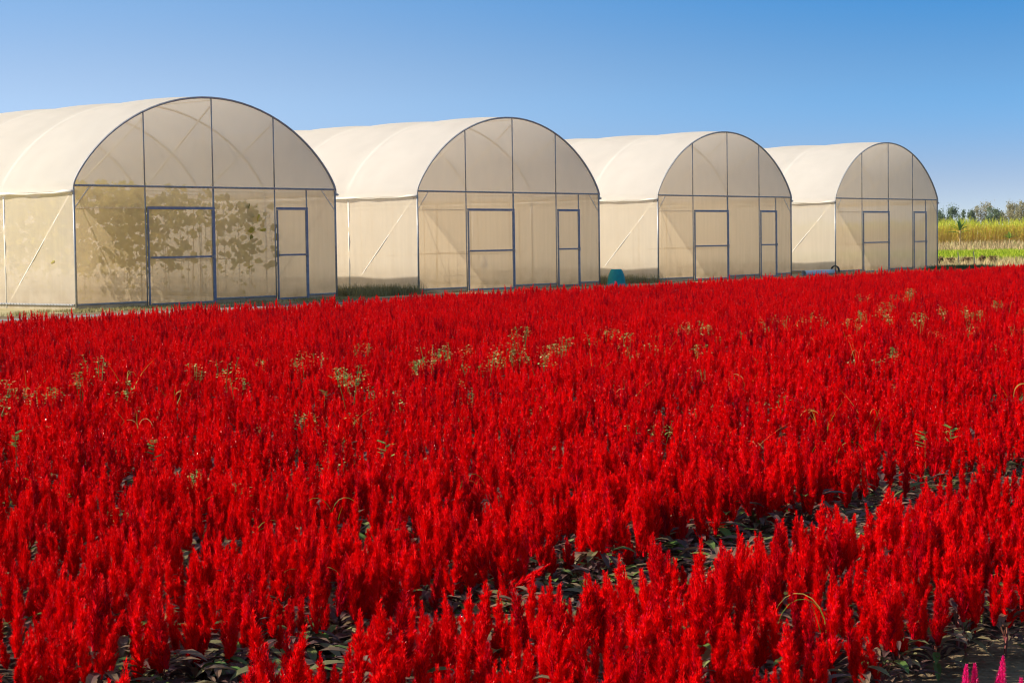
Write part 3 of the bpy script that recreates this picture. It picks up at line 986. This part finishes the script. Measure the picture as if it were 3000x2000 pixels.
for k in range(105):
    s = rw.uniform(6.5, 32); u = rw.gauss(11.9, 0.75)
    place_weed(rw.choice(WV), 'leafy_weed', su(s, u), rw.uniform(0.9, 1.2), 'pale small-leaved weed in the long weedy strip across the middle of the red field',
               'weed', 'pale weeds in the middle strip')
for k in range(16):
    s = rw.uniform(27, 42); u = rw.gauss(15.6, 0.45)
    place_weed(rw.choice(WV), 'leafy_weed', su(s, u), rw.uniform(0.9, 1.15), 'pale small-leaved weed in the far weedy patch at the right, nearer the greenhouses',
               'weed', 'pale weeds in the far right patch')
for k in range(90):
    s = rw.uniform(5, 30); u = rw.uniform(6.0, 10.8)
    place_weed(rw.choice(WV), 'leafy_weed', su(s, u), rw.uniform(0.72, 0.98), 'small pale weed poking up between red plumes in front of the weedy strip',
               'weed', 'scattered pale weeds nearer than the strip')
# grass tufts at the places they have in the photograph
TUFTS = [(372, 1105, 1.15, 'large grass tuft with long arching stalks at the left of the weedy strip'),
         (405, 1215, 1.0, 'upright green grass tuft just below the large arching tuft at left'),
         (510, 1120, 0.95, 'slanting yellow grass tuft right of the large arching tuft at left'),
         (990, 1205, 1.0, 'grass tuft with long thin blades left of the picture centre'),
         (75, 1110, 0.9, 'thin grass tuft beside the left edge of the picture'),
         (1735, 1050, 1.0, 'orange-green grass tuft in the weedy strip right of centre'),
         (1945, 1010, 1.05, 'bushy yellow-green grass tuft in the middle of the weedy strip'),
         (2480, 980, 1.0, 'grass tuft with drooping blades in the right part of the weedy strip'),
         (2515, 1020, 0.95, 'orange grass tuft below the drooping tuft in the strip at right'),
         (2545, 1200, 1.1, 'big arching green grass tuft in the right half of the red field'),
         (2405, 1180, 1.0, 'grass tuft with bent blades left of the big arching tuft'),
         (2180, 1080, 1.0, 'hooked green grass tuft standing alone right of centre'),
         (2970, 1120, 1.1, 'green grass tuft against the right edge of the picture'),
         (2165, 1270, 1.0, 'slanting straw-coloured grass tuft in the red field right of centre'),
         (1840, 1110, 0.8, 'arching grass tuft in the red field below the weedy strip'),
         (1605, 1125, 0.85, 'short green grass tuft in the centre of the red field')]
for px, py, sc, lab in TUFTS:
    p = unproj(px, py, 0.38)
    place_weed(rw.choice(GV), 'grass_tuft', p, sc, lab, 'grass tuft', None)
LOOPS = [(1345, 1380, 0.9, 'single looping grass blade over the red plumes near the centre'),
         (970, 1430, 0.8, 'tall bent grass blades among red plumes left of centre'),
         (2450, 1290, 0.9, 'long arched grass stalk over red plumes at right'),
         (905, 1620, 0.8, 'short yellow grass blades standing in the second bed left of centre'),
         (740, 1510, 0.85, 'thin curved grass among the red plumes at lower left'),
         (2420, 1745, 0.9, 'wiry curved grass stalk in the nearest bed at lower right'),
         (110, 1380, 0.85, 'green hooked grass blade at the lower left'),
         (590, 1420, 0.8, 'thin straight grass stalks among red plumes at left')]
for px, py, sc, lab in LOOPS:
    rr = random.Random(px)
    p = unproj(px, py, 0.34)
    mb = MB()
    h = 0.42
    for q in range(2):
        az = rr.choice([0.0, math.pi]) + rr.uniform(-.5, .5)
        R = rr.uniform(0.05, 0.10); pts = [(0, 0, 0), (0, 0, h * 0.6)]
        for i in range(1, 9):
            t = i / 8 * math.pi * 0.9
            pts.append((math.cos(az) * R * (1 - math.cos(t)), math.sin(az) * R * (1 - math.cos(t)), h * 0.6 + R * 1.3 * math.sin(t)))
        n = len(pts)
        mb.tube(pts, [0.002 * (1 - 0.6 * i / n) for i in range(n)], 4, rr.uniform(0.3, 0.9))
    blade(mb, (0.01, 0, 0), h * 0.9, 0.008, rr.uniform(0, 6), 0.35, 0.4, 5)
    place_weed(mb.mesh('grass_tuft', M['grass_blade']), 'grass_tuft', p, sc, lab, 'grass', None, 0)
PEA = [(45, 1262), (1130, 1290), (2710, 1260), (2785, 1245), (450, 1290), (950, 1140)]
PEAL = ['bright green feather-leaved weed at the far left of the red field', 'green feather-leaved weed near the picture centre, left of the looping grass',
        'yellow-green feather-leaved weed at the right, left of its twin', 'larger yellow-green feather-leaved weed at the right',
        'small green feather-leaved weed in the lower left of the red field', 'green feather-leaved weed beside tall thin grass left of centre']
for (px, py), lab in zip(PEA, PEAL):
    p = unproj(px, py, 0.40); rr = random.Random(px); mb = MB()
    mb.tube([(0, 0, 0), (0, 0, 0.38)], 0.002, 4, 0.2)
    for b in range(5):
        an = rr.uniform(0, 6.28); d = Vector((math.cos(an), math.sin(an), 0.35))
        for k in range(5):
            q = Vector((0, 0, 0.30 + 0.02 * b)) + d * (0.008 + 0.009 * k)
            for sg in (-1, 1):
                a2 = an + sg * 1.3
                leaf(mb, q, (math.cos(a2), math.sin(a2), 0.35), 0.026, 0.015, 0.3, rr.uniform(0.3, 0.6), 3, 0.1)
    place_weed(mb.mesh('leafy_weed', M['weed']), 'leafy_weed', p, 1.0, lab, 'weed', None)

# ------------------------------------------------------------------ inside the greenhouses
def lobed_leaf(mb, c, size, nrm, up, tint):
    nrm = Vector(nrm).normalized(); a = nrm.orthogonal().normalized()
    ang = rnd.uniform(0, 6.28)
    a = Matrix.Rotation(ang, 3, nrm) @ a; b = nrm.cross(a)
    vs = [Vector(c)]
    K = 9
    for k in range(K):
        t = 2 * math.pi * k / K
        r = size * 0.5 * (1.0 + 0.16 * math.sin(5 * t + 0.4)) * (0.5 if k == 0 else 1)
        vs.append(Vector(c) + (a * math.cos(t) + b * math.sin(t)) * r - nrm * (0.15 * size * rnd.random()))
    fs = [(0, i, i % K + 1) for i in range(1, K + 1)]
    mb.add(vs, fs, tint)

rx = random.Random(77)
vine_spots = []
for y in (0.7, 1.25, 1.9, 2.9, 4.2, 5.6, 7.2, 9.0):
    for x in (0.55, 1.15, 1.8, 2.5, 3.2, 3.9, 4.6):
        if rx.random() < (0.95 if y < 3 else 0.5):
            vine_spots.append((x + rx.gauss(0, 0.1), y + rx.gauss(0, 0.1), rx.uniform(2.6, 3.12)))
vine_spots += [(5.15, 0.45, 2.75), (5.5, 0.35, 2.6), (5.85, 0.4, 2.5), (6.1, 0.6, 2.4), (0.35, 4.0, 2.7), (0.4, 6.5, 2.7), (0.4, 10.2, 2.7)]
for (x, y, h) in vine_spots:
    p = gl(0, x, y)
    root = empty('climbing_vine', p, 0, 'climbing vine with broad lobed leaves trained up inside the leftmost greenhouse', 'vine',
                 'vines growing inside the leftmost greenhouse')
    mb = MB()
    n = int((30 if x < 2.9 else (22 if y < 0.7 else 16)) * h)
    for k in range(n):
        z = h * (rx.random() ** 0.62)
        if z < 0.75 and rx.random() < 0.6: continue
        spread = 0.20 if z > 0.9 else 0.10
        c = (max(rx.gauss(0, spread), 0.14 - x), max(rx.gauss(0, spread), 0.16 - y), z)
        sz = rx.uniform(0.12, 0.23) if z > 0.9 else rx.uniform(0.06, 0.11)
        lobed_leaf(mb, c, sz, (rx.gauss(0, 0.6), rx.gauss(-0.6, 0.5), rx.uniform(0.1, 0.8)), None, min(1, max(0, rx.gauss(0.45, 0.28))))
    mb.build('foliage', M['vine'], root)
    m = MB(); m.tube([(0, 0, 0), (rx.gauss(0, 0.03), rx.gauss(0, 0.03), h * 0.5), (rx.gauss(0, 0.04), 0, h * 0.97)], 0.008, 5)
    m.build('stem', M['stick'], root)
# hanging tip of vine in the narrow-door bay
root = empty('climbing_vine', gl(0, 6.55, 0.35), 0, 'single trailing vine strand whose dark leaves show beside the narrow door of the leftmost greenhouse', 'vine')
mb = MB()
for z in (2.48, 1.92, 1.66, 1.38, 1.22, 0.98, 0.92):
    lobed_leaf(mb, (rx.gauss(0.1, 0.08), 0, z), 0.22, (rx.gauss(0, 0.3), -1, 0.3), None, 0.15)
mb.build('foliage', M['vine'], root)
m = MB(); m.tube([(0, 0, 2.7), (0.05, 0, 2.0), (0.1, 0, 1.3), (0.05, 0, 0.0)], 0.006, 5); m.build('stem', M['stick'], root)

ORD = ['leftmost', 'second', 'third', 'rightmost']
PLAN = [(0, 5), (1, 17), (2, 13), (3, 9)]
stake = MB(); stake.tube([(0, 0, 0), (0.01, 0, 1.2), (0, 0.01, 2.65)], [0.014, 0.012, 0.009], 6)
stake_me = stake.mesh('bamboo_stake', M['bamboo'])
for k, n in PLAN:
    which = ORD[k] + ' greenhouse' + ('' if k in (0, 3) else ' from the left')
    for i in range(n):
        x = rx.uniform(0.3, 7.0) if k else rx.uniform(5.2, 6.8)
        if k and i % 3 == 0: x = rx.uniform(0.25, 0.9)
        y = rx.uniform(0.5, 6.0)
        o = put('bamboo_stake', stake_me)
        o.location = gl(k, x, y); o.rotation_euler = (rx.gauss(0, 0.012), rx.gauss(0, 0.012), rx.uniform(0, 6))
        tag(o, 'thin upright bamboo stake inside the ' + which, 'stake', 'bamboo stakes inside the ' + which)
    for i, y in enumerate((0.75, 1.6)):
        m = MB(); m.tube([(0, 0, 0), (2.4, 0, 0.03), (5.4, 0, -0.01)], 0.011, 6)
        o = m.build('bamboo_rail', M['bamboo']); o.location = gl(k, 0.4, y, 1.12 - 0.04 * i); o.rotation_euler = (0, 0, TH + rx.gauss(0, 0.01))
        tag(o, ('front' if i == 0 else 'rear') + ' bamboo rail tied across the stakes inside the ' + which, 'rail')
    m = MB(); m.tube([(0, 0, 0), (0, 5.5, 0.02), (0, 11.5, 0)], 0.011, 6)
    o = m.build('bamboo_rail', M['bamboo']); o.location = gl(k, 0.35, 0.5, 1.1); o.rotation_euler = (0, 0, TH)
    tag(o, 'long bamboo rail running back along the left wall inside the ' + which, 'rail')

# plastic bag
b = unproj(1473, 772, 0, dist=57.0); 
mb = MB()
mb.lathe([(0.006, 0.20), (0.02, 0.12), (0.05, 0.03), (0.11, -0.08), (0.15, -0.17), (0.13, -0.23), (0.07, -0.26), (0.01, -0.265)], 14)
for i, v in enumerate(mb.v):
    a = math.atan2(v[1], v[0]); k = 1 + 0.12 * math.sin(3 * a + v[2] * 9)
    mb.v[i] = (v[0] * k, v[1] * k * 0.8, v[2])
mb.tube([(0, 0, 0.19), (0, 0, 1.75)], 0.004, 4)
bag = mb.build('plastic_bag', M['bag'], None, True)
bag.location = gl(1, 3.35, 0.35, 0.92)
tag(bag, 'white plastic bag hanging behind the wide door of the second greenhouse', 'bag')

# ------------------------------------------------------------------ teal tub and pipes
p = su(47.35, 34.25)
root = empty('plastic_tub', (p.x, p.y, 0.004), 0.3, 'teal plastic tub turned upside down between the second and third greenhouses', 'tub')
mb = MB(); mb.lathe([(0.300, 0.0), (0.300, 0.05), (0.285, 0.06), (0.275, 0.20), (0.245, 0.35), (0.195, 0.47), (0.165, 0.515), (0.15, 0.525)], 20)
o = mb.build('tub_body', M['teal'], root)
mb = MB(); mb.lathe([(0.305, 0.0), (0.325, 0.0), (0.325, 0.045), (0.305, 0.045)], 24); mb.build('rim', M['teal'], root)
for i, (s0_, s1_, u_, z_, r_, lab) in enumerate([(60.1, 62.25, 34.9, 0.11, 0.10, 'pale grey-blue pipe lying at the front between the third and fourth greenhouses')]):
    L = s1_ - s0_
    mb = MB(); mb.tube([(0, 0, 0), (L, 0, 0)], r_, 16, caps=False); mb.tube([(0.002, 0, 0), (L - 0.002, 0, 0)], r_ * 0.88, 16, caps=False)
    mb.tube([(L - 0.1, 0, 0), (L, 0, 0)], r_ * 1.12, 16, caps=False)
    o = mb.build('drain_pipe', M['pipe'], None, True); p = su(s0_, u_, z_); o.location = p; o.rotation_euler = (0, 0, TH)
    tag(o, lab, 'pipe')
mb = MB()
for j in range(4):
    mb.tube([(0.03 * j, 0.16 * math.cos(t * math.pi / 10), 0.17 + 0.16 * math.sin(t * math.pi / 10)) for t in range(21)], 0.016, 6)
o = mb.build('hose_coil', M['black'], None, True); o.location = su(62.5, 34.95, 0.0); o.rotation_euler = (0, 0, TH)
tag(o, 'black hose coil standing at the right end of the grey pipes', 'hose')

# ------------------------------------------------------------------ grasses as masses
def blades_obj(name, n, posf, h0, h1, w, mat, label, cat, seed, tint=(0, 1), lean=0.5, seg=2):
    rr = random.Random(seed); mb = MB()
    for _ in range(n):
        x, y, z = posf(rr)
        blade(mb, (x, y, z), rr.uniform(h0, h1), w * rr.uniform(0.7, 1.3), rr.uniform(0, 6.28), rr.uniform(0.05, lean), rr.uniform(*tint), seg)
    o = mb.build(name, mat)
    return tag(o, label, cat, kind='stuff')

def tufty(cells, spread):
    def f(rr):
        s, u, r = rr.choice(cells)
        p = su(s + rr.gauss(0, spread * r), u + rr.gauss(0, spread * r), 0)
        return p.x, p.y, 0.0
    return f
rc = random.Random(9)
cells = [(S0 + W + 0.5 + rc.random() * 2.3, U0 - 0.7 + rc.random() * 3.0, 1.0) for _ in range(60)]
blades_obj('straw_grass', 5200, tufty(cells, 0.16), 0.18, 0.42, 0.012, M['strawgrass'], 'dry olive grass growing between the first and second greenhouses', 'grass', 1, (0.1, 1), 0.9)
cells = [(S0 + 12 + W + 0.3 + rc.random() * 2.9, U0 - 0.3 + rc.random() * 2.4, 1.0) for _ in range(45)]
blades_obj('straw_grass', 3000, tufty(cells, 0.15), 0.15, 0.42, 0.012, M['strawgrass'], 'dry grass around the teal tub between the second and third greenhouses', 'grass', 2, (0.1, 1), 0.9)
cells = [(S0 + rc.uniform(-9, 8.6), U0 - rc.uniform(0.15, 1.7), 1.0) for _ in range(220)]
blades_obj('verge_grass', 9000, tufty(cells, 0.13), 0.03, 0.11, 0.014, M['strawgrass'], 'low green grass along the foot of the leftmost greenhouse', 'grass', 3, (0.1, 1), 0.9)
cells = [(S0 + rc.uniform(12, 44.8), U0 - rc.uniform(0.15, 0.5), 1.0) for _ in range(70)]
blades_obj('verge_grass', 3000, tufty(cells, 0.10), 0.03, 0.09, 0.012, M['strawgrass'], 'sparse dry grass along the foot of the three farther greenhouses', 'grass', 4, (0.1, 1), 0.9)

# ------------------------------------------------------------------ far fields on the right
def far_quad(name, x0a, x0b, y0, x1a, x1b, y1, z, mat):
    mb = MB(); mb.add([(x0a, y0, z), (x0b, y0, z), (x1b, y1, z), (x1a, y1, z)], [(0, 1, 2, 3)])
    return tag(mb.build(name, mat), kind='structure')
far_quad('dry_field', -80, 140, 95, -150, 250, 420, 0.008, M['verge'])
far_quad('rice_paddy', 12, 60, 104, 14, 80, 146, 0.012, M['ricefloor'])
def box_pos(x0, x1, y0, y1):
    def f(rr):
        return rr.uniform(x0, x1), rr.uniform(y0, y1), 0.0
    return f
blades_obj('rice_crop', 26000, box_pos(16, 52, 104.2, 146), 0.18, 0.38, 0.07, M['rice'], 'strip of bright green young rice in the field at right', 'rice', 5, (0.2, 1), 0.5)
blades_obj('dry_field_grass', 9000, box_pos(14, 64, 162, 176), 0.35, 1.05, 0.10, M['drygrass'], 'tall tan dry grass at the foot of the yellow cane', 'grass', 61, (0, 0.9), 0.6)
blades_obj('dry_field_grass', 12000, box_pos(14, 62, 147, 168), 0.25, 0.75, 0.06, M['drygrass'], 'tan dry grass between the rice strip and the yellow cane', 'grass', 6, (0, 0.95), 0.6)
blades_obj('dry_field_grass', 9000, box_pos(14, 40, 84, 104), 0.10, 0.34, 0.035, M['drygrass'], 'pale dry grass in front of the green rice strip', 'grass', 7, (0.1, 1), 0.6)
blades_obj('dry_field_grass', 6000, box_pos(12, 34, 66, 84), 0.06, 0.20, 0.03, M['drygrass'], 'short dry grass around the brown shrubs behind the red field at right', 'grass', 71, (0.1, 0.8), 0.6)
rr = random.Random(12); mb = MB()
for _ in range(7000):
    x, y = rr.uniform(18, 72), 176 + 10 * rr.random() ** 1.5
    hgt = rr.uniform(2.3, 3.15) + 0.12 * math.sin(x * 0.9)
    mb.tube([(x, y, 0), (x + rr.gauss(0, .08), y, hgt * 0.75)], 0.014, 3, rr.uniform(0.3, 0.55), caps=False)
    for k in range(5):
        z = hgt * rr.uniform(0.15, 0.85); az = rr.uniform(0, 6.28)
        f = z / 2.6
        blade(mb, (x, y, z), hgt * rr.uniform(0.16, 0.30), 0.05, az, rr.uniform(0.3, 1.1), min(1, max(0, 0.30 + f * 0.72 + rr.gauss(0, 0.13))), 2)
tag(mb.build('sugar_cane', M['cane']), 'dense stand of yellow-green cane across the far field at right', 'cane', kind='stuff')

def cluster_mesh(rr, n, rads, size, clumps, mat, zoff=0.0):
    mb = MB()
    cs = []
    for _ in range(clumps):
        zz = rr.uniform(-0.8, 0.8); ww = math.sqrt(1 - zz * zz) * math.sqrt(rr.random()) * 1.0; aa = rr.uniform(0, 6.28)
        cs.append((math.cos(aa) * ww * rads[0], math.sin(aa) * ww * rads[1], zz * rads[2], rr.uniform(0.25, 0.45)))
    for _ in range(n):
        c = rr.choice(cs); k = c[3]
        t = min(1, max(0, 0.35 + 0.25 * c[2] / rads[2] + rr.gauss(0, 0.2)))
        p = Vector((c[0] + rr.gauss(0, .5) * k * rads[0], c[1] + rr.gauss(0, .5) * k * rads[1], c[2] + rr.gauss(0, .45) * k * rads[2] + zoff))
        nr = Vector((rr.gauss(0, 1), rr.gauss(0, 1), rr.gauss(0.4, 1))).normalized(); a = nr.orthogonal().normalized() * size * rr.uniform(.6, 1.2); b = nr.cross(a)
        mb.add([p - a * 0.5, p - b * 0.35, p + a * 0.5, p + b * 0.35], [(0, 1, 2, 3)], t)
    return mb, cs

TREES = [(2756, 614, 26, 'g', 'low rounded green tree on the horizon beside the rightmost greenhouse'),
         (2764, 591, 13, 'g', 'slender pointed tree on the horizon nearest the rightmost greenhouse'),
         (2795, 600, 32, 'g', 'green tree with a brownish lower side behind the banana plant'),
         (2822, 613, 18, 'g', 'small dark tree just right of the tree behind the banana plant'),
         (2845, 610, 17, 'g', 'small leaning tree left of the largest tree on the horizon'),
         (2878, 591, 42, 't', 'largest pale green tree on the horizon'),
         (2912, 600, 34, 'g', 'dark green tree touching the right side of the largest tree'),
         (2943, 613, 34, 't', 'low tan-green tree in the dip between two taller trees'),
         (2970, 590, 34, 't', 'thin-leaved tan tree near the right end of the horizon'),
         (2996, 586, 34, 't', 'rightmost tan tree on the horizon, cut by the picture edge'),
         (3045, 596, 40, 'g', None), (2728, 603, 30, 'g', None)]
for i, (px, py, wpx, kind, lab) in enumerate(TREES):
    Dm = 330 + 12 * (i % 3)
    top = unproj(px, py, 0, dist=Dm); h = top.z; wd = wpx / FPX * Dm * (1.4 if wpx > 15 else 1.0)
    rr = random.Random(100 + i)
    root = empty('tree', (top.x, top.y, 0), 0, lab or ('broad tree beyond the rightmost greenhouse' if px < 2740 else 'tree just past the right end of the tree line'), 'tree', 'trees along the horizon')
    slim = wpx < 15
    rz = h * (0.40 if not slim else 0.48)
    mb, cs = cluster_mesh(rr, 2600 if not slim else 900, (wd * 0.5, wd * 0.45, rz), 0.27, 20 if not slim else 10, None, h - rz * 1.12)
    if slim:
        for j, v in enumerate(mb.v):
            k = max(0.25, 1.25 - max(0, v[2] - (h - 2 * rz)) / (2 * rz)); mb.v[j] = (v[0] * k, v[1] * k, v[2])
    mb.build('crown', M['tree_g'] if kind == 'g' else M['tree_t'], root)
    m = MB(); zc = h - rz * 1.12
    m.tube([(0, 0, 0), (0.05, 0, zc * 0.5), (0, 0.05, zc)], [0.22, 0.16, 0.09], 7)
    for c in cs[:7]:
        m.tube([(0, 0, zc * 0.55), (c[0] * 0.5, c[1] * 0.5, zc * 0.8 + c[2] * 0.3), (c[0], c[1], zc + c[2])], [0.09, 0.06, 0.02], 5)
    m.build('trunk', M['bark'], root, True)

# banana plants in front of the cane
def banana(px, top_y, h, Dm, lab, n, seed):
    q = unproj(px, top_y, 0, dist=Dm)
    root = empty('banana_plant', (q.x, q.y, 0), 0, lab, 'banana plant')
    rr = random.Random(seed); mb = MB()
    zs = q.z - h
    for k in range(n):
        az = [3.0, 0.35, 1.6, 2.75, 0.1, 2.2, 3.3, 0.6][k % 8]; el = [1.0, 1.6, 3.5, 0.6, 0.7, 2.6, 0.3, 0.35][k % 8]
        leaf(mb, (0, 0, q.z * (0.58 if k < 6 else 0.5)), (math.cos(az), math.sin(az) * 0.5, el), q.z * rr.uniform(0.32, 0.42), 0.36, 0.5, rr.uniform(0.1, 1.0), 4, 0.35)
    mb.build('foliage', M['banana'], root)
    m = MB(); m.tube([(0, 0, 0), (0.03, 0, q.z * 0.6)], [0.08, 0.05], 8); m.build('trunk', M['drygrass'], root)
banana(2812, 636, 2.4, 168, 'banana plant with torn upright leaves in front of the yellow cane', 8, 1)
banana(2957, 676, 1.2, 162, 'small dark banana shoot low in the dry grass at right', 5, 2)

# brown shrubs, sticks
SHR = [(2752, 749, 22, 'brown dried shrub touching the corner of the rightmost greenhouse'),
       (2785, 753, 24, 'low brown shrub left of the short pale stick'),
       (2836, 752, 34, 'wide brown shrub between the two pale sticks'),
       (2879, 746, 18, 'round brown shrub just right of the tall pale stick'),
       (2909, 747, 24, 'rightmost round brown shrub in front of the green rice')]
for i, (px, py, wpx, lab) in enumerate(SHR):
    q = unproj(px, py, 0, dist=92); wd = wpx / FPX * 92
    root = empty('shrub', (q.x, q.y, 0), 0, lab, 'shrub', 'brown shrubs behind the red field')
    rr = random.Random(i); hz = q.z / 2
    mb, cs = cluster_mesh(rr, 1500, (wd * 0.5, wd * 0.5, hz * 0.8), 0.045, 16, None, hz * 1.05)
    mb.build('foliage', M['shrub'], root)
    m = MB()
    for c in cs[:6]: m.tube([(0, 0, 0), (c[0] * .5, c[1] * .5, hz * 0.6), (c[0], c[1], hz * 1.1 + c[2])], [0.018, 0.012, 0.005], 5)
    m.build('stem', M['bark'], root)
for px, pt, pb, lab in ((2806, 737, 770, 'short pale stick leaning among the brown shrubs'), (2852, 735, 776, 'taller pale stick standing between the brown shrubs')):
    q = unproj(px, pt, 0, dist=76)
    mb = MB(); mb.tube([(0.07, 0, 0), (0, 0, q.z)], [0.022, 0.018], 6)
    for z in (0.3, 0.6): mb.tube([(0.07 * (1 - z), 0, q.z * z - 0.015), (0.07 * (1 - z), 0, q.z * z + 0.015)], 0.025, 6)
    o = mb.build('wooden_stick', M['stick']); o.location = (q.x, q.y, 0); tag(o, lab, 'stick')
cells = []
for px in (2760, 2775, 2795, 2815, 2830, 2850, 2870, 2885):
    q = unproj(px, 780, 0.1, dist=74); cells.append((q.dot(DV), q.dot(NV), 1.0))
blades_obj('ground_cover', 5000, tufty(cells, 0.35), 0.10, 0.32, 0.03, M['lowgreen'], 'dark green low growth under the brown shrubs behind the red field', 'ground cover', 8, (0, 1), 0.8)

# ------------------------------------------------------------------ air
hm, hnt, hout = nodes('haze')
hv = hnt.nodes.new('ShaderNodeVolumePrincipled')
hv.inputs['Color'].default_value = (0.86, 0.92, 1.0, 1)
hv.inputs['Density'].default_value = 0.0001
hv.inputs['Anisotropy'].default_value = 0.3
hnt.links.new(hv.outputs[0], hout.inputs['Volume'])
mb = MB(); mb.box((0, 1000, 8.0), (2820, 2820, 18.0))
tag(mb.build('haze', hm), 'thin pale haze in the air over the whole scene', 'haze', kind='stuff')
